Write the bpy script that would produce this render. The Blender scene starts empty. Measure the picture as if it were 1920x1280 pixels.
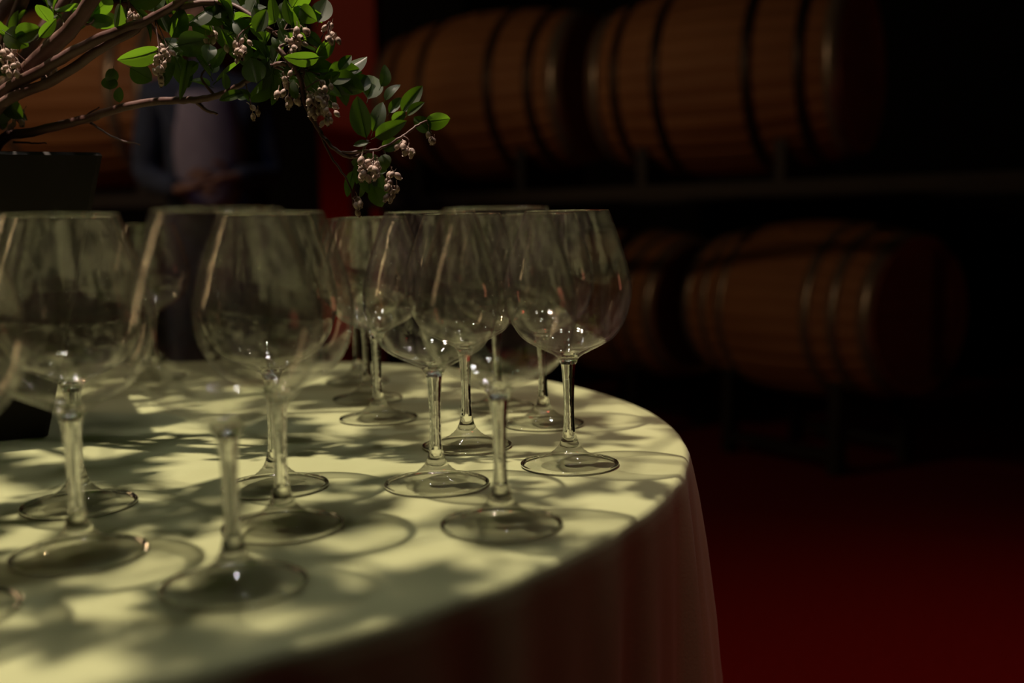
import bpy, math, random
from mathutils import Vector, Matrix
random.seed(11)
S = bpy.context.scene
C = S.collection
PI = math.pi

# ------------------------------------------------------------------ camera
FPX, CX, CY = 2000.0, 960.0, 640.0
PITCH, ROLL = math.atan(217 / 2000.0), math.radians(1.0)
TABLE_Z = 0.75
CAM = Vector((0, 0, TABLE_Z + 0.2035))
_f = Vector((0, math.cos(PITCH), -math.sin(PITCH)))
_r0 = Vector((1, 0, 0))
_u0 = Vector((0, math.sin(PITCH), math.cos(PITCH)))
_r = _r0 * math.cos(ROLL) - _u0 * math.sin(ROLL)
_u = _r0 * math.sin(ROLL) + _u0 * math.cos(ROLL)
cam = bpy.data.cameras.new('camera')
cam.sensor_width = 36
cam.lens = FPX / 1920 * 36
cam.dof.use_dof = True
cam.dof.focus_distance = 0.93
cam.dof.aperture_fstop = 2.9
cam.clip_start = 0.02
co = bpy.data.objects.new('camera', cam)
C.objects.link(co)
m = Matrix((_r, _u, -_f)).transposed().to_4x4()
m.translation = CAM
co.matrix_world = m
S.camera = co


def ray(px, py):
    return _f * FPX + _r * (px - CX) - _u * (py - CY)


def at(px, py, d):
    """world point seen at that pixel, d metres ahead (along world Y)"""
    v = ray(px, py)
    return CAM + v * (d / v.y)


def on_plane(px, py, z):
    v = ray(px, py)
    return CAM + v * ((z - CAM.z) / v.z)


# ------------------------------------------------------------------ light
vs = S.view_settings
vs.view_transform = 'Standard'
vs.look = 'None'
vs.gamma = 1.0
vs.exposure = 0.0
vs.use_curve_mapping = False
cy = S.cycles
cy.max_bounces = 12
cy.transmission_bounces = 9
cy.glossy_bounces = 4
cy.diffuse_bounces = 2
cy.transparent_max_bounces = 40
cy.sample_clamp_indirect = 90.0
cy.caustics_reflective = False
cy.caustics_refractive = False
cy.blur_glossy = 0.3

w = bpy.data.worlds.new('world')
S.world = w
w.use_nodes = True
w.node_tree.nodes['Background'].inputs[0].default_value = (1.0, 0.72, 0.6, 1)
w.node_tree.nodes['Background'].inputs[1].default_value = 0.0035


def spot(name, loc, target, power, color, radius, size, blend):
    l = bpy.data.lights.new(name, 'SPOT')
    l.energy = power
    l.color = color
    l.shadow_soft_size = radius
    l.spot_size = math.radians(size)
    l.spot_blend = blend
    o = bpy.data.objects.new(name, l)
    C.objects.link(o)
    o.location = loc
    o.rotation_euler = (Vector(target) - Vector(loc)).to_track_quat('-Z', 'Y').to_euler()
    return o


def point(name, loc, power, color, radius):
    l = bpy.data.lights.new(name, 'POINT')
    l.energy = power
    l.color = color
    l.shadow_soft_size = radius
    o = bpy.data.objects.new(name, l)
    C.objects.link(o)
    o.location = loc
    return o


def strip(name, loc, target, power, color, sx, sy):
    """a long narrow area light out of view, added for streaks on the glass"""
    l = bpy.data.lights.new(name, 'AREA')
    l.shape = 'RECTANGLE'
    l.size, l.size_y = sx, sy
    l.energy = power
    l.color = color
    o = bpy.data.objects.new(name, l)
    C.objects.link(o)
    o.location = loc
    o.rotation_euler = (Vector(target) - Vector(loc)).to_track_quat('-Z', 'Y').to_euler()
    return o


spot('table_spot_light', (-0.62, 0.92, 2.95), (-0.30, 0.85, 0.75), 295, (1.0, 0.82, 0.65), 0.024, 41, 0.55)
for k, (x, y) in enumerate(((-1.0, 2.3), (-0.45, 2.35), (0.1, 2.4), (0.65, 2.45))):      # row of small track lamps
    spot('white_track_light', (x, y, 3.1), (-0.2, 1.0, 0.75), 7, (0.97, 0.90, 0.92), 0.04, 40, 0.5)
for x, y in ((-0.55, 0.60), (0.0, 0.62), (0.40, 0.66)):
    spot('front_track_light', (x, y, 3.1), (-0.2, 0.95, 0.85), 15, (1.0, 0.92, 0.88), 0.045, 31, 0.4)
point('warm_barrel_light', (-2.3, 2.2, 2.5), 25, (1.0, 0.62, 0.32), 0.05)
strip('warm_streak_strip', (-4.0, 1.6, 1.9), (0, 1.0, 1.0), 6.5, (1.0, 0.66, 0.32), 0.26, 1.9)  # unseen strip standing in for a warm-lit opening, streaks the bowls orange
strip('red_streak_strip', (4.0, 1.9, 1.3), (0, 1.0, 1.0), 1.2, (1.0, 0.30, 0.16), 0.18, 1.0)  # added unseen strip, draws red streaks down the right of the bowls
spot('blue_person_fill', (-1.7, 2.2, 3.0), (-1.05, 3.7, 1.3), 8, (0.42, 0.55, 1.0), 0.05, 30, 0.8)  # added cool fill that brightens the person, no fixture there
spot('red_column_uplight', (-0.86, 5.05, 0.08), (-0.84, 5.5, 1.1), 4, (1.0, 0.16, 0.06), 0.05, 70, 0.8)
spot('red_floor_light', (1.30, 1.05, 2.9), (1.20, 1.40, 0.0), 54, (1.0, 0.06, 0.04), 0.06, 72, 1.0)

# ------------------------------------------------------------------ materials
MATS = {}


def mat(name, color=(0.5, 0.5, 0.5), rough=0.5, metal=0.0, spec=0.5, noise=None, bump=None, sheen=0.0):
    """principled material; noise=(scale, colour2, detail[, stretch]); bump=(scale, strength, distance)"""
    if name in MATS:
        return MATS[name]
    ma = bpy.data.materials.new(name)
    ma.use_nodes = True
    nt = ma.node_tree
    p = nt.nodes['Principled BSDF']
    p.inputs['Base Color'].default_value = (*color, 1)
    p.inputs['Roughness'].default_value = rough
    p.inputs['Metallic'].default_value = metal
    p.inputs['Specular IOR Level'].default_value = spec
    if sheen:
        p.inputs['Sheen Weight'].default_value = sheen
    tc = nt.nodes.new('ShaderNodeTexCoord')
    if noise:
        n = nt.nodes.new('ShaderNodeTexNoise')
        n.inputs['Scale'].default_value = noise[0]
        n.inputs['Detail'].default_value = noise[2]
        if len(noise) > 3:
            mp = nt.nodes.new('ShaderNodeMapping')
            mp.inputs['Scale'].default_value = noise[3]
            nt.links.new(tc.outputs['Object'], mp.inputs[0])
            nt.links.new(mp.outputs[0], n.inputs['Vector'])
        else:
            nt.links.new(tc.outputs['Object'], n.inputs['Vector'])
        r = nt.nodes.new('ShaderNodeValToRGB')
        r.color_ramp.elements[0].position = 0.32
        r.color_ramp.elements[1].position = 0.68
        r.color_ramp.elements[0].color = (*color, 1)
        r.color_ramp.elements[1].color = (*noise[1], 1)
        nt.links.new(n.outputs['Fac'], r.inputs[0])
        nt.links.new(r.outputs[0], p.inputs['Base Color'])
    if bump:
        n = nt.nodes.new('ShaderNodeTexNoise')
        n.inputs['Scale'].default_value = bump[0]
        n.inputs['Detail'].default_value = 3
        nt.links.new(tc.outputs['Object'], n.inputs['Vector'])
        b = nt.nodes.new('ShaderNodeBump')
        b.inputs['Strength'].default_value = bump[1]
        b.inputs['Distance'].default_value = bump[2]
        nt.links.new(n.outputs['Fac'], b.inputs['Height'])
        nt.links.new(b.outputs[0], p.inputs['Normal'])
    MATS[name] = ma
    return ma


def thin_glass(name, dust_veil0, dust_veil1, bend, f0=0.065, graze=1.0):
    """blown wall of a glass: clear, Fresnel reflection, a trace of dust tinted as a painted veil of light; bend = share of light that is bent"""
    ma = bpy.data.materials.new(name)
    ma.use_nodes = True
    nt = ma.node_tree
    nt.nodes.clear()
    out = nt.nodes.new('ShaderNodeOutputMaterial')
    tr = nt.nodes.new('ShaderNodeBsdfTransparent')
    tr.inputs[0].default_value = (0.985, 0.985, 0.98, 1)
    gl = nt.nodes.new('ShaderNodeBsdfGlossy')
    gl.inputs['Roughness'].default_value = 0.02
    lw = nt.nodes.new('ShaderNodeLayerWeight')
    lw.inputs['Blend'].default_value = 0.5
    pw = nt.nodes.new('ShaderNodeMath')
    pw.operation = 'POWER'
    pw.inputs[1].default_value = 5
    nt.links.new(lw.outputs['Facing'], pw.inputs[0])
    ml = nt.nodes.new('ShaderNodeMath')
    ml.operation = 'MULTIPLY_ADD'
    ml.inputs[1].default_value = (1 - f0) * graze
    ml.inputs[2].default_value = f0
    nt.links.new(pw.outputs[0], ml.inputs[0])
    mx = nt.nodes.new('ShaderNodeMixShader')
    nt.links.new(ml.outputs[0], mx.inputs[0])
    nt.links.new(tr.outputs[0], mx.inputs[1])
    nt.links.new(gl.outputs[0], mx.inputs[2])
    # dust / polish smears, tinted pink to paint in a warm veil of light
    df = nt.nodes.new('ShaderNodeBsdfDiffuse')
    df.inputs[0].default_value = (1.0, 0.83, 0.73, 1)
    tl = nt.nodes.new('ShaderNodeBsdfTranslucent')
    tl.inputs[0].default_value = (1.0, 0.83, 0.73, 1)
    ad = nt.nodes.new('ShaderNodeMixShader')
    ad.inputs[0].default_value = 0.5
    nt.links.new(df.outputs[0], ad.inputs[1])
    nt.links.new(tl.outputs[0], ad.inputs[2])
    tc = nt.nodes.new('ShaderNodeTexCoord')
    mp = nt.nodes.new('ShaderNodeMapping')
    mp.inputs['Scale'].default_value = (260, 260, 14)
    nt.links.new(tc.outputs['Object'], mp.inputs[0])
    ns = nt.nodes.new('ShaderNodeTexNoise')
    ns.inputs['Scale'].default_value = 1.0
    ns.inputs['Detail'].default_value = 2
    nt.links.new(mp.outputs[0], ns.inputs['Vector'])
    mr = nt.nodes.new('ShaderNodeMapRange')
    mr.inputs['From Min'].default_value = 0.40
    mr.inputs['From Max'].default_value = 0.72
    mr.inputs['To Min'].default_value = dust_veil0
    mr.inputs['To Max'].default_value = dust_veil1
    nt.links.new(ns.outputs['Fac'], mr.inputs[0])
    m2 = nt.nodes.new('ShaderNodeMixShader')
    nt.links.new(mr.outputs[0], m2.inputs[0])
    nt.links.new(mx.outputs[0], m2.inputs[1])
    nt.links.new(ad.outputs[0], m2.inputs[2])
    nt.links.new(m2.outputs[0], out.inputs[0])
    # faint waves left by the blowing
    mb = nt.nodes.new('ShaderNodeMapping')
    mb.inputs['Scale'].default_value = (150, 150, 18)
    nt.links.new(tc.outputs['Object'], mb.inputs[0])
    wv = nt.nodes.new('ShaderNodeTexNoise')
    wv.inputs['Scale'].default_value = 1.0
    wv.inputs['Detail'].default_value = 1
    nt.links.new(mb.outputs[0], wv.inputs['Vector'])
    bu = nt.nodes.new('ShaderNodeBump')
    bu.inputs['Strength'].default_value = 0.5
    bu.inputs['Distance'].default_value = 0.00035
    nt.links.new(wv.outputs['Fac'], bu.inputs['Height'])
    nt.links.new(bu.outputs[0], gl.inputs['Normal'])
    if bend:
        rf = nt.nodes.new('ShaderNodeBsdfRefraction')
        rf.inputs['IOR'].default_value = 1.5
        rf.inputs['Roughness'].default_value = 0.0
        m3 = nt.nodes.new('ShaderNodeMixShader')
        m3.inputs[0].default_value = bend
        nt.links.new(tr.outputs[0], m3.inputs[1])
        nt.links.new(rf.outputs[0], m3.inputs[2])
        nt.links.new(m3.outputs[0], mx.inputs[1])
    return ma


def solid_glass(name):
    ma = bpy.data.materials.new(name)
    ma.use_nodes = True
    nt = ma.node_tree
    nt.nodes.clear()
    out = nt.nodes.new('ShaderNodeOutputMaterial')
    g = nt.nodes.new('ShaderNodeBsdfGlass')
    g.inputs['Color'].default_value = (0.985, 0.985, 0.98, 1)
    g.inputs['Roughness'].default_value = 0.0
    g.inputs['IOR'].default_value = 1.5
    nt.links.new(g.outputs[0], out.inputs[0])
    tc = nt.nodes.new('ShaderNodeTexCoord')
    n = nt.nodes.new('ShaderNodeTexNoise')
    n.inputs['Scale'].default_value = 170
    n.inputs['Detail'].default_value = 1
    nt.links.new(tc.outputs['Object'], n.inputs['Vector'])
    b = nt.nodes.new('ShaderNodeBump')
    b.inputs['Strength'].default_value = 0.6
    b.inputs['Distance'].default_value = 0.0006
    nt.links.new(n.outputs['Fac'], b.inputs['Height'])
    nt.links.new(b.outputs[0], g.inputs['Normal'])
    return ma


def leaf_mat(name, c1, c2, tcol, tfac):
    ma = bpy.data.materials.new(name)
    ma.use_nodes = True
    nt = ma.node_tree
    p = nt.nodes['Principled BSDF']
    p.inputs['Roughness'].default_value = 0.42
    p.inputs['Specular IOR Level'].default_value = 0.4
    oi = nt.nodes.new('ShaderNodeObjectInfo')
    tc = nt.nodes.new('ShaderNodeTexCoord')
    n = nt.nodes.new('ShaderNodeTexNoise')
    n.inputs['Scale'].default_value = 4
    nt.links.new(tc.outputs['Object'], n.inputs['Vector'])
    ad = nt.nodes.new('ShaderNodeMath')
    ad.operation = 'MULTIPLY_ADD'
    ad.inputs[1].default_value = 0.6
    nt.links.new(oi.outputs['Random'], ad.inputs[0])
    mu = nt.nodes.new('ShaderNodeMath')
    mu.operation = 'MULTIPLY'
    mu.inputs[1].default_value = 0.5
    nt.links.new(n.outputs['Fac'], mu.inputs[0])
    nt.links.new(mu.outputs[0], ad.inputs[2])
    r = nt.nodes.new('ShaderNodeValToRGB')
    r.color_ramp.elements[0].color = (*c1, 1)
    r.color_ramp.elements[1].color = (*c2, 1)
    nt.links.new(ad.outputs[0], r.inputs[0])
    nt.links.new(r.outputs[0], p.inputs['Base Color'])
    t = nt.nodes.new('ShaderNodeBsdfTranslucent')
    t.inputs[0].default_value = (*tcol, 1)
    mx = nt.nodes.new('ShaderNodeMixShader')
    mx.inputs[0].default_value = tfac
    nt.links.new(p.outputs[0], mx.inputs[1])
    nt.links.new(t.outputs[0], mx.inputs[2])
    nt.links.new(mx.outputs[0], nt.nodes['Material Output'].inputs[0])
    return ma


THIN, SOLID = thin_glass('clear_blown_glass', 0.003, 0.026, 0.0), solid_glass('clear_solid_glass')
FOOT = thin_glass('clear_foot_glass', 0.002, 0.008, 0.0, 0.065, 0.9)
DOME = thin_glass('clear_foot_dome_glass', 0.002, 0.006, 0.5, 0.065, 0.9)
SOLE = thin_glass('clear_foot_underside_glass', 0.001, 0.004, 0.0, 0.03, 0.0)
M_CLOTH = mat('sage_cloth', (0.375, 0.40, 0.205), 0.85, spec=0.15, noise=(7, (0.42, 0.445, 0.235), 4), bump=(420, 0.12, 0.001), sheen=0.05)
M_FLOOR = mat('red_carpet', (0.20, 0.022, 0.022), 0.95, spec=0.05, noise=(60, (0.16, 0.016, 0.016), 5), bump=(300, 0.3, 0.003))
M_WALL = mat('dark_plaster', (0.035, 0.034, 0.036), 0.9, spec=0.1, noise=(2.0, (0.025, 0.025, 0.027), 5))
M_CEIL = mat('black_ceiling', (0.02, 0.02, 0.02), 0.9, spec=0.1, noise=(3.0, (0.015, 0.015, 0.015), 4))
M_RED = mat('red_paint', (0.42, 0.035, 0.018), 0.6, noise=(3, (0.36, 0.03, 0.015), 4))
M_OAK = mat('barrel_oak', (0.36, 0.175, 0.08), 0.6, spec=0.3, noise=(1.0, (0.28, 0.125, 0.055), 6, (2.5, 16, 16)), bump=(40, 0.15, 0.004))
M_HEAD = mat('barrel_head_oak', (0.33, 0.16, 0.07), 0.65, spec=0.3, noise=(1.0, (0.25, 0.11, 0.05), 6, (8, 3, 30)), bump=(40, 0.15, 0.004))
M_HOOP = mat('galvanised_hoop', (0.34, 0.29, 0.24), 0.34, metal=0.6, noise=(14, (0.25, 0.21, 0.18), 5))
M_HOOPD = mat('dark_hoop', (0.075, 0.055, 0.045), 0.42, metal=0.7, noise=(14, (0.05, 0.035, 0.03), 5))
M_STEEL = mat('dark_rack_steel', (0.012, 0.011, 0.012), 0.6, metal=0.2, noise=(9, (0.018, 0.013, 0.012), 4))
M_POT = mat('dark_planter', (0.012, 0.008, 0.0075), 0.6, spec=0.25, noise=(9, (0.017, 0.011, 0.010), 4), bump=(60, 0.1, 0.002))
M_SOIL = mat('soil', (0.03, 0.02, 0.014), 0.95, noise=(60, (0.012, 0.009, 0.007), 5), bump=(70, 0.8, 0.01))
M_BARK = mat('red_bark', (0.075, 0.03, 0.024), 0.5, spec=0.35, noise=(1.0, (0.17, 0.095, 0.085), 4, (30, 30, 30)), bump=(90, 0.3, 0.002))
M_LEAF = leaf_mat('leaf_green', (0.016, 0.032, 0.011), (0.085, 0.095, 0.062), (0.17, 0.36, 0.012), 0.40)
M_FLOWER = mat('dried_blossom', (0.36, 0.25, 0.2), 0.55, noise=(1.0, (0.5, 0.37, 0.32), 3, (260, 260, 260)))
M_NAVY = mat('navy_jacket', (0.045, 0.07, 0.13), 0.85, noise=(30, (0.028, 0.04, 0.07), 4), bump=(60, 0.3, 0.004))
M_SHIRT = mat('lavender_shirt', (0.30, 0.29, 0.40), 0.85, noise=(20, (0.25, 0.24, 0.34), 4), bump=(40, 0.3, 0.004))
M_SKIN = mat('skin', (0.32, 0.19, 0.14), 0.6, noise=(20, (0.28, 0.16, 0.12), 4))
M_HAIR = mat('dark_hair', (0.02, 0.014, 0.01), 0.5, noise=(80, (0.03, 0.02, 0.015), 4))
M_TROUSER = mat('black_trousers', (0.015, 0.016, 0.02), 0.85, noise=(30, (0.02, 0.02, 0.025), 4))
M_SHOE = mat('black_leather', (0.012, 0.011, 0.01), 0.4, noise=(30, (0.018, 0.016, 0.015), 4))


# ------------------------------------------------------------------ mesh helpers
class MB:
    """collects vertices and faces of ONE mesh"""

    def __init__(s):
        s.v, s.f, s.mi = [], [], []

    def quadstrip(s, rings, closed=True, mi=0):
        b = len(s.v)
        n = len(rings[0])
        for r in rings:
            s.v.extend(tuple(p) for p in r)
        for i in range(len(rings) - 1):
            for j in range(n if closed else n - 1):
                k = (j + 1) % n
                s.f.append((b + i * n + j, b + i * n + k, b + (i + 1) * n + k, b + (i + 1) * n + j))
                s.mi.append(mi)
        return b

    def lathe(s, prof, n=64, mi=0, wob=None):
        rings = []
        for r, z in prof:
            rings.append([(r * math.cos(2 * PI * j / n), r * math.sin(2 * PI * j / n), z) for j in range(n)])
        s.quadstrip(rings, True, mi)

    def ngon(s, pts, mi=0):
        b = len(s.v)
        s.v.extend(tuple(p) for p in pts)
        s.f.append(tuple(range(b, b + len(pts))))
        s.mi.append(mi)

    def box(s, lo, hi, M=None):
        x0, y0, z0 = lo
        x1, y1, z1 = hi
        P = [Vector(p) for p in ((x0, y0, z0), (x1, y0, z0), (x1, y1, z0), (x0, y1, z0), (x0, y0, z1), (x1, y0, z1), (x1, y1, z1), (x0, y1, z1))]
        if M:
            P = [M @ p for p in P]
        b = len(s.v)
        s.v.extend(tuple(p) for p in P)
        for f in ((0, 3, 2, 1), (4, 5, 6, 7), (0, 1, 5, 4), (1, 2, 6, 5), (2, 3, 7, 6), (3, 0, 4, 7)):
            s.f.append(tuple(b + i for i in f))
            s.mi.append(0)

    def tube(s, pts, radii, n=8, cap=True):
        pts = [Vector(p) for p in pts]
        rings = []
        up = Vector((0.13, 0.31, 0.94))
        for i, p in enumerate(pts):
            t = (pts[min(i + 1, len(pts) - 1)] - pts[max(i - 1, 0)])
            if t.length < 1e-9:
                t = Vector((0, 0, 1))
            t.normalize()
            a = t.cross(up)
            if a.length < 1e-4:
                a = t.cross(Vector((1, 0, 0)))
            a.normalize()
            b = t.cross(a)
            r = radii[i] if hasattr(radii, '__len__') else radii
            rings.append([p + (a * math.cos(2 * PI * j / n) + b * math.sin(2 * PI * j / n)) * r for j in range(n)])
        s.quadstrip(rings)
        if cap:
            s.ngon(list(reversed(rings[0])))
            s.ngon(rings[-1])

    def mesh(s, name, mats, smooth=True):
        me = bpy.data.meshes.new(name)
        me.from_pydata(s.v, [], s.f)
        for ma in (mats if isinstance(mats, (list, tuple)) else [mats]):
            me.materials.append(ma)
        me.polygons.foreach_set('material_index', s.mi)
        if smooth:
            me.polygons.foreach_set('use_smooth', [True] * len(me.polygons))
        me.update()
        return me

    def build(s, name, mats, parent=None, smooth=True, fix=True):
        me = s.mesh(name, mats, smooth)
        if fix:
            import bmesh
            bm = bmesh.new()
            bm.from_mesh(me)
            bmesh.ops.remove_doubles(bm, verts=bm.verts, dist=1e-6)
            bmesh.ops.recalc_face_normals(bm, faces=bm.faces)
            bm.to_mesh(me)
            bm.free()
        return link(name, me, parent)


def link(name, me, parent=None):
    o = bpy.data.objects.new(name, me)
    C.objects.link(o)
    if parent:
        o.parent = parent
    return o


def tag(o, label=None, cat=None, group=None, kind=None):
    if label:
        o['label'] = label
    if cat:
        o['category'] = cat
    if group:
        o['group'] = group
    if kind:
        o['kind'] = kind
    return o


def empty(name, loc=(0, 0, 0), rz=0):
    o = bpy.data.objects.new(name, None)
    o.empty_display_size = 0.05
    C.objects.link(o)
    o.location = loc
    o.rotation_euler = (0, 0, rz)
    return o


def spline(pts, n):
    """Catmull-Rom through the points, n samples per span"""
    P = [Vector(p) for p in pts]
    out = []
    for i in range(len(P) - 1):
        p0 = P[i - 1] if i else P[0] * 2 - P[1]
        p1, p2 = P[i], P[i + 1]
        p3 = P[i + 2] if i + 2 < len(P) else P[-1] * 2 - P[-2]
        for k in range(n):
            t = k / n
            out.append(0.5 * ((2 * p1) + (p2 - p0) * t + (2 * p0 - 5 * p1 + 4 * p2 - p3) * t * t + (3 * p1 - p0 - 3 * p2 + p3) * t ** 3))
    out.append(P[-1])
    return out


# ------------------------------------------------------------------ the room
RX0, RX1, RY0, RY1, RZ = -4.2, 4.2, -3.0, 7.6, 3.4


def slab(name, lo, hi, ma):
    b = MB()
    b.box(lo, hi)
    return tag(b.build(name, ma, smooth=False), kind='structure')


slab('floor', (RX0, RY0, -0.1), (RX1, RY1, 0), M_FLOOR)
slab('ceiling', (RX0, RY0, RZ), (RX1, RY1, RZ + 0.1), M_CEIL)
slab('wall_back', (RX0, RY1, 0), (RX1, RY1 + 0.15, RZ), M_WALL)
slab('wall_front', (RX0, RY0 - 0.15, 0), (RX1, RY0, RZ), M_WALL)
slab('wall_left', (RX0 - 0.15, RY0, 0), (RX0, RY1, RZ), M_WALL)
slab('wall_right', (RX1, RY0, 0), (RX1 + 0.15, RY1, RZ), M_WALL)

# red square column behind the barrels
cl = at(600, 350, 5.5).x
cr = at(712, 350, 5.5).x
colb = MB()
colb.box((cl, 5.5, 0.0), (cr, 5.5 + (cr - cl), RZ))
col = colb.build('trim_1', M_RED, smooth=False)
tag(col, 'tall square red painted column behind the barrels', None, None, 'structure')
cb = MB()
cb.box((cl - 0.03, 5.47, 0), (cr + 0.03, 5.53 + (cr - cl), 0.14))
cb.build('plinth', M_RED, col, smooth=False)

# ------------------------------------------------------------------ round table under its cloth
TC = Vector((-2.34 * 0.2047, 5.02 * 0.2047, 0))
TR = 0.640


def make_cloth():
    n = 360
    b = MB()
    rings = []
    # centre to edge
    for r in (0.0005, 0.1, 0.2, 0.3, 0.4, 0.48, 0.54, 0.58, 0.605, 0.62, 0.63, 0.636):
        ring = []
        for j in range(n):
            a = 2 * PI * j / n
            x, y = r * math.cos(a), r * math.sin(a)
            ring.append((x, y, TABLE_Z))
        rings.append(ring)
    folds = []
    for k in range(24):
        folds.append((random.uniform(0, 2 * PI), random.uniform(0.055, 0.12), random.uniform(0.5, 1.0)))

    def fold(a, t):
        h = 0
        for fa, fw, fh in folds:
            d = (a - fa + PI) % (2 * PI) - PI
            h += fh * math.exp(-(d / fw) ** 2)
        h += 0.22 * math.sin(41 * a + 3.0 * t) + 0.18 * math.sin(67 * a + 1.3)
        return h
    drops = [(0.6385, 0.001), (0.6405, 0.004), (0.6415, 0.009), (0.642, 0.02), (0.643, 0.045), (0.644, 0.09), (0.645, 0.16), (0.647, 0.25), (0.649, 0.36), (0.651, 0.48), (0.653, 0.60), (0.655, 0.738)]
    for r0, dz in drops:
        t = dz / 0.738
        amp = 0.030 * min(1, t * 3.2) ** 0.8
        ring = []
        for j in range(n):
            a = 2 * PI * j / n
            r = r0 + amp * (fold(a, t) - 0.25)
            ring.append((r * math.cos(a), r * math.sin(a), TABLE_Z - dz))
        rings.append(ring)
    b.quadstrip(rings)
    o = b.build('tablecloth', M_CLOTH)
    o.location = (TC.x, TC.y, 0)
    return o


cloth = make_cloth()
tag(cloth, 'sage green cloth covering the round table and draped in folds to the floor', 'tablecloth')

# ------------------------------------------------------------------ wine glasses
OUT = [(0.0066, 0.0868), (0.0087, 0.0913), (0.0118, 0.0942), (0.020, 0.0984), (0.034, 0.1056), (0.041, 0.1120), (0.0465, 0.1205), (0.0492, 0.1265),
       (0.0515, 0.134), (0.0531, 0.141), (0.0537, 0.1475), (0.0533, 0.1553), (0.0520, 0.1624), (0.0484, 0.1766), (0.0437, 0.1908), (0.0388, 0.205), (0.0350, 0.2145)]


def glass_meshes():
    out = [(p.x, p.y) for p in spline([(a, b, 0) for a, b in OUT], 4)]
    n = 72
    # the wall's inner side: the outer side moved inwards along its normal
    inner = []
    for i, (r, z) in enumerate(out):
        if z < 0.0955:
            continue
        a, c = out[max(i - 1, 0)], out[min(i + 1, len(out) - 1)]
        t = Vector((c[0] - a[0], c[1] - a[1]))
        t.normalize()
        th = 0.0011 + 0.0016 * max(0, (0.12 - z) / 0.025) ** 1.5
        inner.append((max(r - t.y * th, 0.0), z + t.x * th))
    inner = [(r, z) for r, z in inner if r > 0.012]
    r0, z0 = inner[0]
    base = [(0.00005, z0 - 0.0042), (0.004, z0 - 0.0040), (0.008, z0 - 0.0030), (0.0105, z0 - 0.0014)]
    inner = base + inner
    lip = [(out[-1][0] - 0.0003, 0.2149), (out[-1][0] - 0.0008, 0.2149)]
    b = MB()
    lowo = [p for p in out if p[0] <= 0.0115 and p[1] < 0.11]
    hio = out[len(lowo) - 1:]
    lowi = [p for p in inner if p[0] <= 0.0115 and p[1] < 0.112]
    hii = inner[len(lowi) - 1:]
    b.lathe(lowo, n, 1)
    b.lathe(hio, n, 0)
    b.lathe([hio[-1]] + lip + [hii[-1]], n, 1)
    b.lathe(list(reversed(hii)), n, 0)
    b.lathe(list(reversed(lowi)), n, 1)
    bowl = b
    stem = [(p.x, p.y) for p in spline([(0.0053, 0.029, 0), (0.0047, 0.036, 0), (0.0044, 0.048, 0), (0.0045, 0.060, 0), (0.0051, 0.072, 0), (0.0058, 0.081, 0), (0.0066, 0.0868, 0)], 5)]
    s = MB()
    s.lathe(stem, 40)
    foot_top = [(p.x, p.y) for p in spline([(0.0418, 0.0012, 0), (0.0416, 0.0022, 0), (0.0395, 0.0030, 0), (0.032, 0.0044, 0), (0.024, 0.0066, 0), (0.016, 0.0105, 0), (0.0105, 0.0155, 0), (0.0074, 0.021, 0), (0.0053, 0.029, 0)], 4)]
    foot_bot = [(0.00005, 0.0030), (0.010, 0.0029), (0.022, 0.0022), (0.033, 0.0011), (0.039, 0.0003), (0.0408, 0.0002), (0.0418, 0.0012)]
    f = MB()
    # rim and centre are thick, clear glass; the plate between them is thin
    top = [(r + 0, z + 0.00022 * math.sin(r * 2300) * (0.010 < r < 0.036)) for r, z in foot_top]
    rim = [p for p in top if p[0] > 0.0402]
    cut = [p for p in top if p[0] > 0.0092]
    lo = [p for p in foot_bot if p[0] < 0.0402]
    f.lathe(lo, 72, 2)
    f.lathe([lo[-1]] + [p for p in foot_bot if p[0] > 0.0402] + rim[1:], 72, 1)
    mid = [p for p in top if p[0] > 0.0245]
    f.lathe(mid[len(rim) - 1:], 72, 0)
    f.lathe(cut[len(mid) - 1:], 72, 3)
    f.lathe(top[len(cut) - 1:], 72, 1)
    return bowl, s, f


_b, _s, _fm = glass_meshes()
GL = [
    # px, py of the centre of the foot, label
    (440, 1098, 'large wine glass nearest the camera, standing alone above the front edge of the table'),
    (149, 1040, 'wine glass at left standing in front of another whose stem it covers'),
    (149, 947, 'wine glass directly behind the front left one, stems almost lined up'),
    (531, 988, 'wine glass just right of and behind the large nearest one'),
    (517, 912, 'wine glass behind the middle left one, its foot half hidden by that glass stem'),
    (819, 908, 'wine glass in sharp focus left of the frontmost right glass'),
    (940, 984, 'frontmost wine glass of the right-hand group'),
    (876, 836, 'wine glass whose stem stands between the two sharp right-hand glasses'),
    (1068, 871, 'rightmost wine glass, nearest the curved right edge of the table'),
    (1019, 795, 'wine glass directly behind the rightmost one'),
    (710, 785, 'front glass of the three crowded behind the middle of the table'),
    (690, 748, 'middle glass of the three crowded behind the middle of the table'),
    (671, 716, 'rearmost glass of the three crowded behind the middle of the table'),
    (934, 763, 'far wine glass seen through the bowl of the frontmost right glass'),
    (-116, 1150, 'blurred wine glass cut off by the left edge of the picture'),
    (292, 707, 'small looking far wine glass near the planter, seen through the nearest bowl'),
]
proto = None
bowl_me = stem_me = foot_me = None
for i, (px, py, lab) in enumerate(GL):
    p = on_plane(px, py, TABLE_Z + 0.0005)
    g = empty('wine_glass', (p.x, p.y, TABLE_Z + 0.0004), random.uniform(0, 6.28))
    tag(g, lab, 'wine glass', 'burgundy glasses set out on the table')
    if proto is None:
        ob = _b.build('bowl', [THIN, SOLID], g)
        os_ = _s.build('stem', SOLID, g)
        of = _fm.build('foot', [FOOT, SOLID, SOLE, DOME], g)
        proto = (ob, os_, of)
    else:
        for o in proto:
            c = o.copy()
            C.objects.link(c)
            c.parent = g

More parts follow.
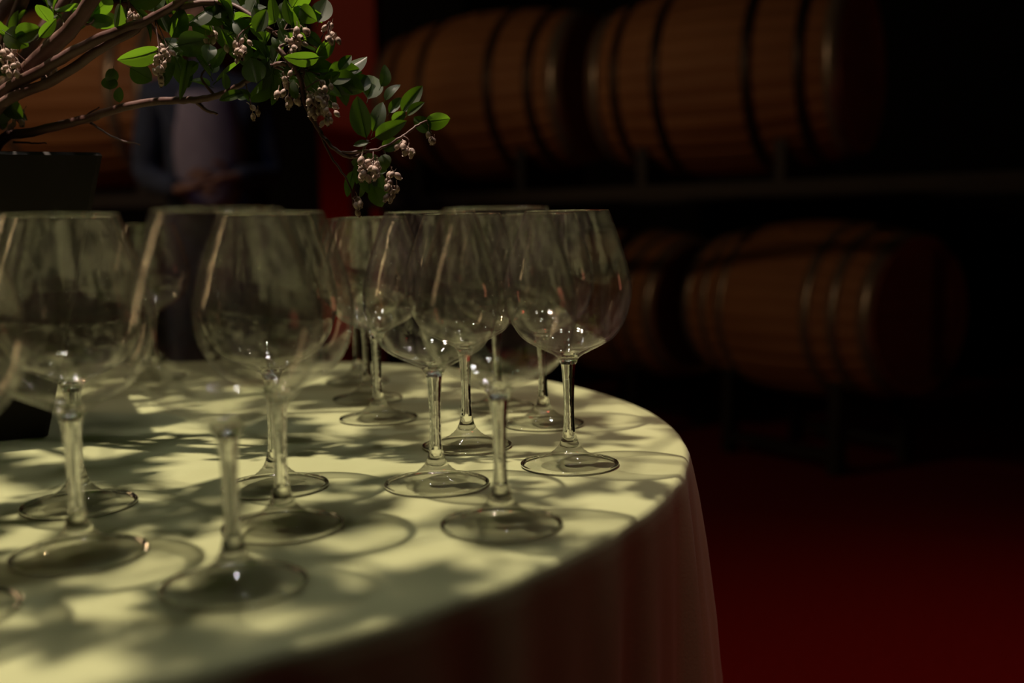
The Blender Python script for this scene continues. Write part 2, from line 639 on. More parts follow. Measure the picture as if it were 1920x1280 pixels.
# ------------------------------------------------------------------ planter
PROT = math.radians(25)
ptop = at(192, 287, 1.03)          # its right-hand top corner
ph = ptop.z - TABLE_Z
HT, HB = 0.150, 0.088              # half widths at top and bottom
cxr = Vector((math.cos(PROT), math.sin(PROT), 0))   # along the front face
cyr = Vector((-math.sin(PROT), math.cos(PROT), 0))
pc = Vector((ptop.x, ptop.y, 0)) - cxr * HT + cyr * HT
pot = empty('planter', (pc.x, pc.y, TABLE_Z + 0.0008), PROT)
tag(pot, 'dark square tapering planter on the table holding the leafy branches', 'planter')


def sq(h, z, ch=0.004):
    return [(-h + ch, -h, z), (h - ch, -h, z), (h, -h + ch, z), (h, h - ch, z), (h - ch, h, z), (-h + ch, h, z), (-h, h - ch, z), (-h, -h + ch, z)]


b = MB()
b.ngon(list(reversed(sq(HB, 0))))
b.quadstrip([sq(HB, 0), sq(HT, ph - 0.003), sq(HT - 0.002, ph), sq(HT - 0.010, ph), sq(HT - 0.012, ph - 0.003), sq(HT - 0.018, ph - 0.05)])
b.build('body', M_POT, pot, smooth=False)
b = MB()
g = 14
hs = HT - 0.0165
grid = []
for i in range(g + 1):
    grid.append([(-hs + 2 * hs * j / g, -hs + 2 * hs * i / g, ph - 0.04 + random.uniform(-0.004, 0.006)) for j in range(g + 1)])
b.quadstrip(grid, False)
b.build('soil', M_SOIL, pot)

# ------------------------------------------------------------------ leafy branches in the planter
plant = empty('leafy_branches', (pc.x, pc.y, TABLE_Z + ph - 0.045))
tag(plant, 'blossoming branches with green oval leaves and reddish bark rising from the planter', 'plant')
PO = plant.location.copy()


def loc(p):
    return Vector(p) - PO


def pix(pts):
    return [at(*p) for p in pts]


root = Vector((pc.x, pc.y, TABLE_Z + ph - 0.045))
MAIN = [
    # (points, base radius, tip radius)
    ([root + Vector((0.02, -0.02, 0))] + pix([(-30, 215, 1.06), (60, 125, 1.02), (140, 45, 0.99), (215, -60, 0.97), (330, -190, 0.97)]), 0.010, 0.005),
    ([root + Vector((0.03, -0.03, 0))] + pix([(-20, 200, 1.03), (85, 128, 0.99), (165, 82, 0.97), (230, 55, 0.96), (290, 32, 0.95), (370, -20, 0.94)]), 0.0062, 0.003),
    ([root + Vector((0.05, -0.03, 0))] + pix([(-10, 212, 1.02), (100, 150, 0.99), (190, 90, 0.975), (245, 62, 0.96), (300, 25, 0.96), (420, 5, 0.95), (510, 60, 0.94)]), 0.0055, 0.0022),
    ([root + Vector((0.06, -0.04, 0))] + pix([(0, 266, 1.04), (60, 248, 1.03), (150, 226, 1.02), (230, 201, 1.0), (300, 190, 0.99), (365, 187, 0.98), (410, 178, 0.97), (450, 160, 0.96), (520, 120, 0.95), (575, 135, 0.94)]), 0.0052, 0.0018),
    ([root + Vector((-0.02, 0.02, 0))] + pix([(-60, 120, 1.1), (40, -20, 1.12), (160, -150, 1.12), (330, -260, 1.08)]), 0.009, 0.004),
    (pix([(520, 90, 0.945), (560, 140, 0.94), (575, 200, 0.935), (605, 255, 0.93), (640, 288, 0.925), (672, 292, 0.925), (690, 262, 0.925)]), 0.0024, 0.0013),
    (pix([(600, 250, 0.93), (625, 300, 0.93), (655, 345, 0.93), (662, 385, 0.93)]), 0.0012, 0.0006),
    (pix([(640, 286, 0.925), (700, 282, 0.92), (745, 262, 0.92), (775, 240, 0.925), (800, 226, 0.93)]), 0.0014, 0.0009),
    (pix([(365, 187, 0.98), (385, 205, 0.98), (408, 214, 0.98)]), 0.0022, 0.0012),
    (pix([(170, 230, 1.02), (215, 258, 1.02), (262, 271, 1.02)]), 0.0012, 0.0006),
    (pix([(25, 266, 1.03), (55, 268, 1.03), (88, 268, 1.03)]), 0.0011, 0.0006),
    (pix([(150, 228, 1.02), (165, 214, 1.02), (186, 201, 1.02)]), 0.0013, 0.0006),
    (pix([(235, 46, 0.96), (238, 20, 0.955), (247, -10, 0.95)]), 0.0010, 0.0008),
]
allpts = []
for pts, r0, r1 in MAIN:
    sp = spline(pts, 6)
    n = len(sp)
    jit = [p + Vector((random.uniform(-1, 1), random.uniform(-1, 1), random.uniform(-1, 1))) * 0.0005 for p in sp]
    b = MB()
    b.tube([loc(p) for p in jit], [r0 + (r1 - r0) * i / (n - 1) for i in range(n)], 10)
    b.build('branch', M_BARK, plant)
    allpts.extend(sp)


def leaf_mesh(fold, curl, bend, ny=9, nx=6):
    """unit leaf: base at origin, 1 long along +Y, 1 wide along X"""
    b = MB()
    rows = []
    for i in range(ny + 1):
        t = i / ny
        wdt = math.sin(PI * min(1, t * 0.97 + 0.02) ** 0.85) ** 0.72 if 0 < t < 1 else (0.05 if t == 0 else 0.02)
        row = []
        for j in range(nx + 1):
            u = (j / nx - 0.5) * 2
            row.append((u * wdt * 0.5, t, fold * abs(u) * wdt * 0.5 + curl * math.sin(PI * t) * 0.1 - bend * t * t))
        rows.append(row)
    b.quadstrip(rows, False)
    if nx < 4:
        return b.mesh('leaf', M_LEAF)
    b.tube([(0, -0.16, -0.015), (0, -0.06, 0), (0, 0.03, 0.0)], [0.018, 0.015, 0.012], 5)
    # midrib
    b.tube([(0, t, curl * math.sin(PI * t) * 0.1 - bend * t * t) for t in (0.0, 0.25, 0.5, 0.75, 0.95)], [0.016, 0.014, 0.011, 0.008, 0.003], 4)
    return b.mesh('leaf', M_LEAF)


LEAVES = [leaf_mesh(0.18, 0.5, 0.10), leaf_mesh(0.30, -0.3, 0.05), leaf_mesh(0.10, 0.8, 0.2), leaf_mesh(0.22, 0.2, -0.06)]
SIMPLE = [leaf_mesh(0.18, 0.5, 0.10, 7, 2), leaf_mesh(0.28, -0.3, 0.05, 7, 2)]
leaf_count = 0


def leaf_matrix(base, tip, nrm, wdt):
    d = (tip - base)
    L = d.length
    y = d.normalized()
    z = (nrm - y * nrm.dot(y))
    if z.length < 1e-4:
        z = y.orthogonal()
    z.normalize()
    x = y.cross(z)
    M = Matrix((x * wdt, y * L, z * L)).transposed().to_4x4()
    M.translation = base - PO
    return M


def add_leaf(base, tip, nrm, wdt):
    global leaf_count
    o = link('leaf', random.choice(LEAVES), plant)
    o.matrix_local = leaf_matrix(base, tip, nrm, wdt)
    leaf_count += 1


def rnd(s=1.0):
    return Vector((random.gauss(0, 1), random.gauss(0, 1), random.gauss(0, 1))) * s


# leaves one can pick out: base px, tip px, width px, depth of the base, depth step to the tip
KEY = [
    (687, 258, 672, 180, 40, .925, .0), (699, 246, 719, 189, 27, .925, .004), (704, 257, 758, 228, 28, .915, -.01), (716, 278, 751, 263, 25, .92, .0),
    (722, 289, 722, 317, 22, .915, -.004), (754, 210, 792, 160, 28, .93, .004), (764, 216, 795, 191, 19, .92, -.006), (796, 228, 843, 221, 33, .935, .008),
    (806, 247, 776, 220, 28, .935, .0), (714, 162, 729, 119, 25, .95, .01), (722, 188, 747, 155, 20, .94, .0), (690, 185, 702, 138, 40, .96, .02),
    (664, 170, 690, 140, 36, .96, .01), (700, 350, 716, 388, 30, .925, .0), (730, 212, 752, 182, 18, .935, .005), (735, 228, 760, 210, 20, .93, .0),
    (690, 268, 662, 272, 14, .92, .0), (680, 300, 668, 345, 22, .935, .0), (700, 320, 712, 365, 24, .935, .0), (662, 320, 652, 370, 18, .94, .0),
    (514, 42, 508, -8, 19, .93, .0), (526, 36, 531, 3, 15, .935, .0), (546, 47, 535, -2, 19, .93, .0), (597, 42, 613, -2, 36, .935, .008),
    (563, 14, 592, 40, 34, .925, -.004), (496, 60, 475, 14, 26, .94, .0), (480, 60, 499, 18, 28, .935, .0), (464, 64, 438, 38, 30, .94, .0),
    (598, 107, 534, 112, 28, .92, -.008), (590, 110, 629, 68, 30, .93, .004), (636, 131, 659, 103, 19, .94, .004), (606, 158, 638, 135, 20, .935, .0),
    (442, 178, 472, 180, 21, .95, .0), (518, 92, 512, 68, 13, .925, .0), (538, 82, 524, 52, 20, .93, .0), (482, 155, 470, 108, 42, .935, .0),
    (555, 186, 549, 150, 17, .925, .0), (300, 92, 221, 116, 36, .945, -.01), (244, 127, 285, 150, 36, .955, .01), (318, 62, 290, 14, 24, .955, .0),
    (322, 70, 346, 18, 36, .955, .0), (335, 85, 393, 72, 46, .95, .0), (352, 112, 338, 188, 15, .95, .0), (372, 118, 338, 145, 26, .955, .0),
    (394, 84, 388, 114, 26, .95, -.01), (424, 168, 419, 136, 17, .95, .0), (206, 168, 205, 142, 27, .975, .0), (224, 192, 222, 162, 18, .98, .0),
    (212, 128, 206, 160, 22, .975, .0), (458, 174, 408, 186, 18, .95, .0), (30, 70, 76, 52, 34, 1.0, .0), (10, 60, 50, 85, 40, 1.0, .0),
    (74, 70, 105, 34, 20, .985, .0), (20, 200, -20, 230, 30, 1.02, .0), (10, 190, 42, 222, 32, 1.02, .0), (600, 165, 640, 175, 24, .94, .0),
    (560, 120, 530, 150, 24, .945, .0), (400, 30, 440, 10, 30, .95, .0), (420, 45, 385, 15, 34, .955, .0), (360, 45, 400, 60, 28, .96, .0),
    (610, 172, 622, 140, 20, .93, .0), (640, 160, 668, 172, 22, .955, .01), (575, 60, 605, 90, 20, .93, .0), (505, 110, 490, 150, 26, .95, .0),
]
for bx, by, tx, ty, wp, d, dd in KEY:
    B, T = at(bx, by, d), at(tx, ty, d + dd)
    nrm = (CAM - B).normalized() * 1.0 + Vector((0, 0, random.choice((-0.35, 0.55)))) + rnd(0.25)
    add_leaf(B, T, nrm, wp / FPX * d * 1.08)


def near_branch(p, pool=None):
    return min(pool or allpts, key=lambda q: (q - p).length_squared)


def whorl(tip, n, size, put, pool=None):
    """a short twig from the nearest branch to the tip, with leaves round its end"""
    q = near_branch(tip, pool)
    ax = (tip - q)
    if ax.length < 0.01:
        ax = Vector((0.3, 0, 1)) * 0.02
    ax.normalize()
    a0 = random.uniform(0, 6.28)
    s = ax.orthogonal().normalized()
    t = ax.cross(s)
    for k in range(n):
        a = a0 + k * 2.4
        u = s * math.cos(a) + t * math.sin(a)
        spread = random.uniform(0.35, 1.25)
        d = (ax * math.cos(spread) + u * math.sin(spread) + rnd(0.12)).normalized()
        B = tip - ax * (0.004 + 0.0035 * k) + d * 0.004
        L = size * random.uniform(0.7, 1.15)
        nrm = (ax * 1.0 - u * 0.6 + rnd(0.35) + Vector((0, 0, 0.4)))
        put(B, B + d * L, nrm, L * random.uniform(0.5, 0.68))
    return q


def twig_tube(b, q, tip, r):
    mid = (q + tip) * 0.5 + rnd(0.006) + Vector((0, 0, -0.06 * (tip - q).length))
    sp = spline([q, mid, tip], 4)
    b.tube([loc(p) for p in sp], [r * (1.25 - 0.7 * i / (len(sp) - 1)) for i in range(len(sp))], 6)


FILL = [(262, 12, .96), (345, -5, .96), (410, 35, .965), (455, 95, .965), (500, 100, .96), (560, 62, .95), (585, 150, .95), (625, 150, .955), (20, 60, 1.03), (95, 12, 1.02), (165, -12, 1.0),
        (0, 205, 1.05), (520, 150, .96), (395, 120, .975), (330, 105, .98), (440, 20, .95), (555, 10, .95), (640, 140, .965), (-10, 110, 1.06), (690, 320, .94), (180, 25, 1.02), (480, 30, .965)]
for px, py, d in FILL:
    tip = at(px, py, d)
    q = whorl(tip, 6, 0.030, add_leaf)
    b = MB()
    twig_tube(b, q, tip, 0.0012)
    b.build('twig', M_BARK, plant)

# the crown goes on above the frame; its leaves shade the table
stuff, tw = MB(), MB()


def add_stuff(base, tip, nrm, wdt):
    me = random.choice(SIMPLE)
    M = leaf_matrix(base, tip, nrm, wdt)
    k = len(stuff.v)
    stuff.v.extend(tuple(M @ v.co) for v in me.vertices)
    for p in me.polygons:
        stuff.f.append(tuple(k + i for i in p.vertices))
        stuff.mi.append(0)


UP = []
LAMP = Vector((-0.62, 0.92, 2.95))
LITUP = [at(90, 284, 1.0), at(160, 286, 1.02), at(700, 225, .925), at(775, 210, .93), at(600, 60, .93), at(510, 20, .93), at(250, 110, .95), at(570, 160, .93), at(720, 300, .92)]
tries = 0
while len(UP) < 430 and tries < 16000:
    tries += 1
    p = Vector((random.uniform(-1.0, 0.10), random.uniform(0.55, 1.55), TABLE_Z + random.uniform(0.42, 0.95)))
    # a rounded crown over the planter, arching out to the right
    e = ((p.x + 0.42) / 0.56) ** 2 + ((p.y - 1.02) / 0.50) ** 2 + ((p.z - TABLE_Z - 0.62) / 0.36) ** 2
    if e > 1:
        continue
    v = p - CAM
    yy = v.dot(_f)
    py = CY - v.dot(_u) / yy * FPX
    if py > -35:
        continue
    # gaps in the crown through which the lamp reaches the lower sprays
    if any((p - LAMP).cross((T - LAMP).normalized()).length < 0.05 for T in LITUP):
        continue
    # where the lamp's ray through this point meets the table: the right-hand end stays mostly open
    k = (LAMP.z - TABLE_Z) / (LAMP.z - p.z)
    sh = LAMP + (p - LAMP) * k
    if sh.x > -0.02 and 0.68 < sh.y < 0.99 and random.random() < 0.8:
        continue
    UP.append(p)
upper_pts = []
for k in range(9):
    a = k / 9 * 2 * PI + 0.3
    end = Vector((-0.42 + 0.40 * math.cos(a), 1.02 + 0.36 * math.sin(a), TABLE_Z + 0.62 + random.uniform(-0.05, 0.15)))
    mid = root.lerp(end, 0.45) + Vector((0, 0, 0.12))
    vv = spline([root + rnd(0.012), mid, end], 8)
    ok = True
    for p in vv:
        v = p - CAM
        if v.y > 0.1:
            x_, y_ = CX + v.dot(_r) / v.dot(_f) * FPX, CY - v.dot(_u) / v.dot(_f) * FPX
            if x_ > 150 and y_ > -20:
                ok = False
    if not ok:
        continue
    b = MB()
    b.tube([loc(p) for p in vv], [0.007 - 0.0045 * i / (len(vv) - 1) for i in range(len(vv))], 8)
    b.build('branch', M_BARK, plant)
    allpts.extend(vv[8:])
    upper_pts.extend(vv[8:])
for p in UP:
    q = whorl(p, random.randint(7, 10), 0.033, add_stuff, upper_pts)
    twig_tube(tw, q, p, 0.0014)
tag(stuff.build('upper_foliage', M_LEAF, plant, fix=False), kind='stuff')
tag(tw.build('upper_twig_tangle', M_BARK, plant), kind='stuff')

# flower clusters: small urn shaped bells hanging on a stalk
fb = MB()
fb.lathe([(0.00005, 0.0), (0.0006, -0.0002), (0.0016, -0.0010), (0.0024, -0.0024), (0.0026, -0.0040), (0.0021, -0.0056), (0.0012, -0.0066), (0.0011, -0.0070), (0.0016, -0.0076)], 10)
fb.tube([(0, 0, 0.004), (0.0003, 0, 0.002), (0, 0, -0.0002)], 0.00035, 5)
BELL = fb.mesh('flower', M_FLOWER)
CLUSTERS = [(312, 84, 118, .945, 15), (300, 105, 148, .94, 9), (448, 66, 112, .935, 11), (556, 55, 95, .925, 14), (570, 60, 85, .93, 7), (616, 42, 76, .925, 7), (540, 140, 172, .93, 7), (548, 168, 196, .935, 7),
            (600, 150, 212, .925, 14), (612, 180, 230, .92, 12), (592, 176, 212, .928, 8), (470, 192, 212, .945, 3), (686, 290, 335, .92, 14), (700, 296, 330, .915, 9), (735, 320, 372, .925, 13),
            (766, 262, 288, .92, 6), (808, 250, 268, .94, 4), (668, 368, 392, .925, 4), (8, 82, 130, 1.0, 14), (22, 100, 140, .99, 8), (440, 75, 95, .97, 5), (95, 122, 140, 1.0, 5), (252, 22, 48, .985, 6), (395, 52, 75, .96, 5), (30, 205, 238, 1.03, 8)]
for px, y0, y1, d, n in CLUSTERS:
    a, z = at(px, y0, d), at(px + random.uniform(-4, 4), y1, d)
    b = MB()
    q = near_branch(a)
    if (q - a).length > 0.05:
        q = a + Vector((0, 0, 0.012))
    sp = spline([q, a, a.lerp(z, 0.5), a.lerp(z, 0.85)], 3)
    b.tube([loc(p) for p in sp], 0.0006, 6)
    st = b.build('flower_cluster', M_BARK, plant)
    for k in range(n):
        t = (k + 0.5) / n
        p = a.lerp(z, t * 0.9) + Vector((random.gauss(0, 1), random.gauss(0, 1), random.gauss(0, 0.5))) * (0.0042 * (1.1 - 0.5 * t))
        o = link('flower', BELL, st)
        s = random.uniform(0.8, 1.15)
        o.matrix_local = Matrix.Translation(loc(p)) @ Matrix.Rotation(random.gauss(0, 0.45), 4, 'X') @ Matrix.Rotation(random.gauss(0, 0.45), 4, 'Y') @ Matrix.Scale(s, 4)

# ------------------------------------------------------------------ oak barrels
BL, RBIL, RHEAD, NST = 0.475, 0.352, 0.29, 30


def brad(x):
    return RBIL - (RBIL - RHEAD) * (abs(x) / BL) ** 2


def barrel_meshes():
    # body: 30 staves with a fine groove between neighbours
    b = MB()
    xs = [-BL + 2 * BL * i / 20 for i in range(21)]
    rings = []
    for x in xs:
        ring = []
        for s in range(NST):
            for u, dr in ((0.0, -0.004), (0.04, 0), (0.35, 0.0006), (0.65, 0.0006), (0.96, 0)):
                a = 2 * PI * (s + u) / NST
                r = brad(x) + dr
                ring.append((x, r * math.cos(a), r * math.sin(a)))
        rings.append(ring)
    # chime: stave ends turn inwards to the croze
    n = len(rings[0])

    def endring(x, r):
        return [(x, r * math.cos(2 * PI * (k // 5 + (0, .04, .35, .65, .96)[k % 5]) / NST), r * math.sin(2 * PI * (k // 5 + (0, .04, .35, .65, .96)[k % 5]) / NST)) for k in range(n)]
    rings = [endring(-BL + 0.03, RHEAD - 0.028), endring(-BL, RHEAD - 0.020)] + rings + [endring(BL, RHEAD - 0.020), endring(BL - 0.03, RHEAD - 0.028)]
    b.quadstrip(rings)
    body = b.mesh('body', M_OAK)
    # head: seven boards
    hd = []
    R = RHEAD - 0.024
    nb = 7
    for k in range(nb):
        y0, y1 = -R + 2 * R * k / nb + 0.001, -R + 2 * R * (k + 1) / nb - 0.001
        h = MB()
        m_ = 8
        pts = []
        for i in range(m_ + 1):
            y = y0 + (y1 - y0) * i / m_
            pts.append((y, math.sqrt(max(R * R - y * y, 1e-6))))
        loop = [(y, z) for y, z in pts] + [(y, -z) for y, z in reversed(pts)]
        h.quadstrip([[(0.0, y, z) for y, z in loop], [(0.022, y, z) for y, z in loop]])
        h.ngon([(0.022, y, z) for y, z in loop])
        h.ngon([(0.0, y, z) for y, z in reversed(loop)])
        hd.append(h.mesh('head_board', M_HEAD, False))
    return body, hd


def hoop_mesh(x0, x1, ma):
    b = MB()
    n = 72
    rings = []
    for x, dr in ((x0, -0.001), (x0, 0.003), ((x0 + x1) / 2, 0.0036), (x1, 0.003), (x1, -0.001)):
        r = brad(x) + dr
        rings.append([(x, r * math.cos(2 * PI * j / n), r * math.sin(2 * PI * j / n)) for j in range(n)])
    b.quadstrip(rings)
    me = b.mesh('hoop', ma)
    return me


BODY, BOARDS = barrel_meshes()
HOOPS = []
for sg in (-1, 1):
    for x0, x1, ma in ((0.418, 0.470, M_HOOP), (0.325, 0.362, M_HOOPD), (0.150, 0.190, M_HOOPD)):
        HOOPS.append(hoop_mesh(sg * x0, sg * x1, ma))
HOOPS_L = []
for sg in (-1, 1):
    for x0, x1, ma in ((0.420, 0.470, M_HOOP), (0.305, 0.345, M_HOOP), (0.195, 0.235, M_HOOP)):
        HOOPS_L.append(hoop_mesh(sg * x0, sg * x1, ma))
bg = MB()
bg.lathe([(0.00005, 0.012), (0.021, 0.012), (0.024, 0.009), (0.026, -0.01)], 20)
BUNG = bg.mesh('bung', M_HEAD)


def barrel(px, py, d, ang, label, hoops, spin):
    p = at(px, py, d)
    root_ = empty('wine_barrel', (p.x, p.y, p.z - RBIL), -math.radians(ang))
    tag(root_, label, 'barrel', 'oak barrels on the racks')
    bo = link('body', BODY, root_)
    bo.location = (0, 0, RBIL)
    bo.rotation_euler = (spin, 0, 0)
    for h in hoops:
        o = link('hoop', h, root_)
        o.location = (0, 0, RBIL)
    for sg in (-1, 1):
        he = empty('head', (sg * (BL - 0.05), 0, RBIL), 0 if sg > 0 else PI)
        he.parent = root_
        # boards are the head's pieces
        for me in BOARDS:
            link('head_board', me, he)
    bu = link('bung', BUNG, root_)
    bu.location = (0, -RBIL * math.sin(0.5), RBIL + RBIL * math.cos(0.5))
    bu.rotation_euler = (0.5, 0, 0)
    return root_, p


B1, p1 = barrel(935, 181, 4.70, 33, 'upper row oak barrel right of the red column, directly behind the leaf sprig', HOOPS, 0.0)
B2, p2 = barrel(1378, 149, 4.06, 33, 'upper row oak barrel at right, the largest, with broad grey end hoop', HOOPS, 0.05)
B3, p3 = barrel(1532, 578, 4.28, 55, 'lower row oak barrel at right, with shiny hoops beside dark wall', HOOPS_L, 0.1)
B4, p4 = barrel(1180, 566, 5.06, 55, 'lower row oak barrel half hidden by the rightmost wine glass', HOOPS_L, 0.02)
B0, p0 = barrel(190, 185, 4.35, 8, 'pale orange oak barrel at far left above the dark planter', HOOPS_L, 0.07)

# ------------------------------------------------------------------ steel racks


def bar(b, a, c, w_):
    a, c = Vector(a), Vector(c)
    b.tube([a, c], w_ * 0.7, 4)


def upper_rack(name, centers, ang, label):
    """long shelf: four posts to the floor, two beams, two cradle bars under every barrel"""
    u = Vector((math.cos(math.radians(ang)), -math.sin(math.radians(ang)), 0))
    v = Vector((-u.y, u.x, 0))
    c = sum((Vector((q.x, q.y, 0)) for q in centers), Vector()) / len(centers)
    half = max(abs((Vector((q.x, q.y, 0)) - c).dot(u)) for q in centers) + 0.52
    ex = {-1: -half, 1: half + (0.8 if len(centers) > 1 else 0)}
    zb = min(q.z for q in centers) - RBIL
    r_ = empty(name, (c.x, c.y, 0), -math.radians(ang))
    tag(r_, label, 'rack')
    for sx in (-1, 1):
        for sy in (-1, 1):
            b = MB()
            b.box((ex[sx] - 0.03, sy * 0.33 - 0.03, 0), (ex[sx] + 0.03, sy * 0.33 + 0.03, zb + 0.16))
            b.build('post', M_STEEL, r_, smooth=False)
    for sy in (-1, 1):
        b = MB()
        b.box((ex[-1] + 0.03, sy * 0.33 - 0.02, zb - 0.09), (ex[1] - 0.03, sy * 0.33 + 0.02, zb - 0.04))
        b.build('beam', M_STEEL, r_, smooth=False)
    for q in centers:
        k = (Vector((q.x, q.y, 0)) - c).dot(u)
        kv = (Vector((q.x, q.y, 0)) - c).dot(v)
        for s in (-0.27, 0.27):
            rr = brad(s) + 0.008
            b = MB()
            z0 = q.z
            arc = []
            for i in range(13):
                a = -PI / 2 + (i / 12 - 0.5) * 1.5
                arc.append((k + s, kv + rr * math.cos(a), z0 + rr * math.sin(a)))
            top = [[(x - 0.02, y, z), (x + 0.02, y, z), (x + 0.02, y, zb - 0.04), (x - 0.02, y, zb - 0.04)] for x, y, z in arc]
            b.quadstrip(top)
            b.ngon(list(reversed(top[0])))
            b.ngon(top[-1])
            b.build('cradle', M_STEEL, r_, smooth=False)
    return r_


upper_rack('barrel_rack', [p1, p2], math.degrees(math.atan2(p1.y - p2.y, p2.x - p1.x)), 'long dark steel rack carrying the two upper barrels at right')
upper_rack('barrel_rack', [p0], 8, 'dark steel rack under the far left barrel')


def floor_rack(q, ang, label):
    zb = q.z - RBIL
    r_ = empty('floor_cradle', (q.x, q.y, 0), -math.radians(ang))
    tag(r_, label, 'rack')
    for s in (-0.27, 0.27):
        rr = brad(s) + 0.008
        arc = []
        for i in range(13):
            a = -PI / 2 + (i / 12 - 0.5) * 1.5
            arc.append((s, rr * math.cos(a), q.z + rr * math.sin(a)))
        top = [[(x - 0.025, y, z), (x + 0.025, y, z), (x + 0.025, y, zb - 0.05), (x - 0.025, y, zb - 0.05)] for x, y, z in arc]
        b = MB()
        b.quadstrip(top)
        b.ngon(list(reversed(top[0])))
        b.ngon(top[-1])
        b.build('cradle', M_STEEL, r_, smooth=False)
        for sy in (-1, 1):
            b = MB()
            b.box((s - 0.025, sy * 0.21 - 0.025, 0), (s + 0.025, sy * 0.21 + 0.025, zb - 0.05))
            b.build('leg', M_STEEL, r_, smooth=False)
    for sy in (-1, 1):
        b = MB()
        b.box((-0.245, sy * 0.21 - 0.02, 0.05), (0.245, sy * 0.21 + 0.02, 0.09))
        b.build('rail', M_STEEL, r_, smooth=False)


floor_rack(p3, 55, 'low dark steel cradle under the lower right barrel')
floor_rack(p4, 55, 'low dark steel cradle under the half hidden lower barrel')

# ------------------------------------------------------------------ person far behind the branches


def skin_body(name, verts, edges, radii, ma, parent, root_i=0, sub=2):
    me = bpy.data.meshes.new(name)
    me.from_pydata([tuple(v) for v in verts], edges, [])
    o = link(name, me, parent)
    md = o.modifiers.new('skin', 'SKIN')
    sk = me.skin_vertices[0].data
    for i, r in enumerate(radii):
        sk[i].radius = r if hasattr(r, '__len__') else (r, r)
        sk[i].use_root = (i == root_i)
    md.use_smooth_shade = True
    s = o.modifiers.new('sub', 'SUBSURF')
    s.levels = sub
    s.render_levels = sub
    me.materials.append(ma)
    return o


PX = at(392, 300, 3.75)
pers = empty('person', (PX.x, PX.y, 0), math.radians(16))
tag(pers, 'person in a dark blue jacket and grey shirt standing behind the branches', 'person')
V = [(0, 0, 0.93), (0, 0, 1.10), (0, -0.005, 1.28), (0, 0.01, 1.42), (0, 0.01, 1.50), (0, -0.005, 1.56),
     (-0.17, 0.01, 1.42), (-0.215, 0.02, 1.14), (-0.10, -0.20, 1.09),
     (0.17, 0.01, 1.42), (0.215, 0.02, 1.14), (0.08, -0.20, 1.13),
     (-0.09, 0, 0.86), (-0.105, -0.01, 0.48), (-0.11, 0.02, 0.09),
     (0.09, 0, 0.86), (0.105, -0.015, 0.48), (0.12, 0.01, 0.09)]
E_ = [(0, 1), (1, 2), (2, 3), (3, 4), (4, 5), (3, 6), (6, 7), (7, 8), (3, 9), (9, 10), (10, 11), (0, 12), (12, 13), (13, 14), (0, 15), (15, 16), (16, 17)]
Rr = [(0.16, 0.11), (0.15, 0.105), (0.165, 0.115), (0.13, 0.09), (0.06, 0.06), (0.055, 0.055), 0.068, 0.052, 0.038, 0.068, 0.052, 0.038, 0.092, 0.066, 0.048, 0.092, 0.066, 0.048]
body = skin_body('body', V, E_, Rr, M_NAVY, pers)
body.data.materials.append(M_TROUSER)
# shirt front between the jacket's lapels
b = MB()
rows = []
for i in range(11):
    z = 1.02 + 0.40 * i / 10
    hw = 0.085 + 0.03 * math.sin(PI * i / 10)
    rows.append([(hw * (j / 6 - 0.5) * 2, -0.128 - 0.012 * math.sin(PI * i / 10) + 0.05 * ((j / 6 - 0.5) * 2) ** 2, z) for j in range(7)])
rows2 = [[(x, y + 0.05, z) for x, y, z in r] for r in rows]
b.quadstrip(rows, False)
b.quadstrip(rows2, False)
for k in (0, -1):
    b.quadstrip([rows[k], rows2[k]], False)
b.quadstrip([[r[0] for r in rows], [r[0] for r in rows2]], False)
b.quadstrip([[r[-1] for r in rows], [r[-1] for r in rows2]], False)
b.build('shirt', M_SHIRT, pers)
# head with face
b = MB()
rings = []
for i in range(15):
    t = i / 14
    z = -0.115 + 0.235 * t
    rw = 0.078 * math.sin(PI * (0.06 + 0.90 * t)) ** 0.55
    ring = []
    for j in range(24):
        a = 2 * PI * j / 24
        x, y = rw * math.cos(a), rw * 1.2 * math.sin(a)
        if math.sin(a) < -0.85 and 0.36 < t < 0.52:
            y -= 0.018            # nose
        if math.sin(a) < -0.6 and 0.52 < t < 0.62:
            y += 0.008            # eye sockets
        if math.sin(a) < -0.6 and t < 0.2:
            y -= 0.006            # chin
        ring.append((x, y, z))
    rings.append(ring)
b.quadstrip(rings)
b.ngon(list(reversed(rings[0])))
b.ngon(rings[-1])
hd = b.build('head', M_SKIN, pers)
hd.location = (0, -0.02, 1.655)
hd.rotation_euler = (0.15, 0, 0.2)
b = MB()
rings = []
for i in range(9):
    t = i / 8
    z = -0.03 + 0.165 * t
    rw = 0.09 * math.cos(PI / 2 * t ** 2.2) + 0.002
    rings.append([(rw * math.cos(2 * PI * j / 20), rw * 1.18 * math.sin(2 * PI * j / 20) + 0.02 * (1 - t) + 0.012, z + (0.07 * (1 - t) if math.sin(2 * PI * j / 20) < -0.3 else 0)) for j in range(20)])
b.quadstrip(rings)
b.ngon(rings[-1])
b.build('hair', M_HAIR, hd)
for sg in (-1, 1):
    b = MB()
    b.lathe([(0.00005, -0.007), (0.005, -0.005), (0.0075, 0), (0.005, 0.005), (0.00005, 0.007)], 10)
    e = b.build('eye', M_HAIR, hd)
    e.location = (sg * 0.03, -0.083, 0.018)
    b = MB()
    b.tube([(sg * 0.074, 0.0, -0.025), (sg * 0.085, 0.008, 0.0), (sg * 0.078, 0.01, 0.028)], [0.009, 0.012, 0.007], 8)
    b.build('ear', M_SKIN, hd)
b = MB()
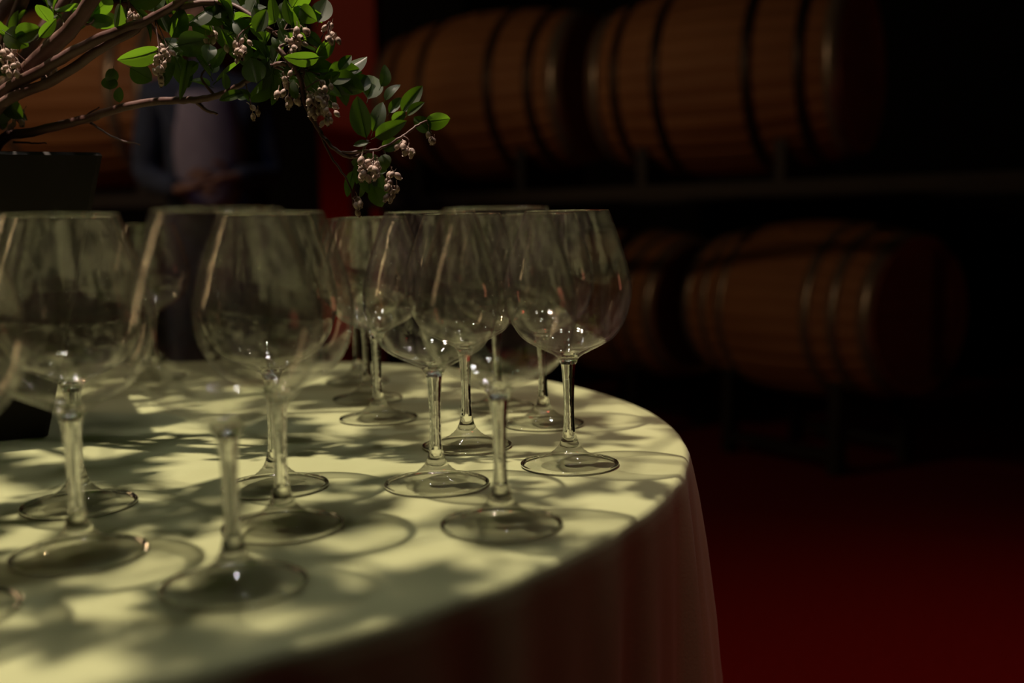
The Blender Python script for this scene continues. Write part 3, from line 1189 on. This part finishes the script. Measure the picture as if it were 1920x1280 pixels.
b.tube([(-0.022, -0.079, -0.062), (0, -0.086, -0.06), (0.022, -0.079, -0.062)], [0.003, 0.006, 0.003], 6)
b.build('mouth', M_FLOWER, hd)
# hands folded in front of the waist, five fingers each
for sg, wr, dr in ((-1, Vector((-0.10, -0.20, 1.09)), Vector((0.8, -0.35, 0.1))), (1, Vector((0.08, -0.20, 1.13)), Vector((-0.8, -0.35, -0.1)))):
    dr.normalize()
    up = Vector((0, 0, 1))
    vv, ee, rr = [wr - dr * 0.02, wr + dr * 0.045, wr + dr * 0.085], [(0, 1), (1, 2)], [(0.026, 0.02), (0.034, 0.017), (0.036, 0.014)]
    hb = skin_body('hand', vv, ee, rr, M_SKIN, pers)
    for k, (off, L) in enumerate(((0.027, 0.062), (0.009, 0.07), (-0.009, 0.065), (-0.026, 0.052))):
        s0 = wr + dr * 0.08 + up * off
        fv = [s0, s0 + dr * L * 0.45 + Vector((0, 0.004, 0)), s0 + dr * L * 0.75 + Vector((0, 0.016, -0.004)), s0 + dr * L * 0.92 + Vector((0, 0.032, -0.006))]
        skin_body('finger', fv, [(0, 1), (1, 2), (2, 3)], [0.009, 0.0085, 0.008, 0.007], M_SKIN, pers, 0, 1)
    s0 = wr + dr * 0.03 + up * 0.028
    skin_body('thumb', [s0, s0 + up * 0.022 + dr * 0.02, s0 + up * 0.028 + dr * 0.05], [(0, 1), (1, 2)], [0.011, 0.010, 0.008], M_SKIN, pers, 0, 1)
for sg, x in ((-1, -0.11), (1, 0.12)):
    b = MB()
    rings = []
    for i in range(9):
        t = i / 8
        y = 0.10 - 0.28 * t
        wdt = 0.036 + 0.014 * math.sin(PI * t) - (0.016 if i == 8 else 0)
        hh = 0.085 - 0.045 * min(1, t * 1.4) - (0.012 if i == 8 else 0)
        rings.append([(x + wdt * math.cos(a), y, 0.001 + max(0, hh * (0.5 + 0.5 * math.sin(a)))) for a in [2 * PI * j / 14 for j in range(14)]])
    b.quadstrip(rings)
    b.ngon(list(reversed(rings[0])))
    b.ngon(rings[-1])
    b.build('shoe', M_SHOE, pers)
print('leaves as parts:', leaf_count)
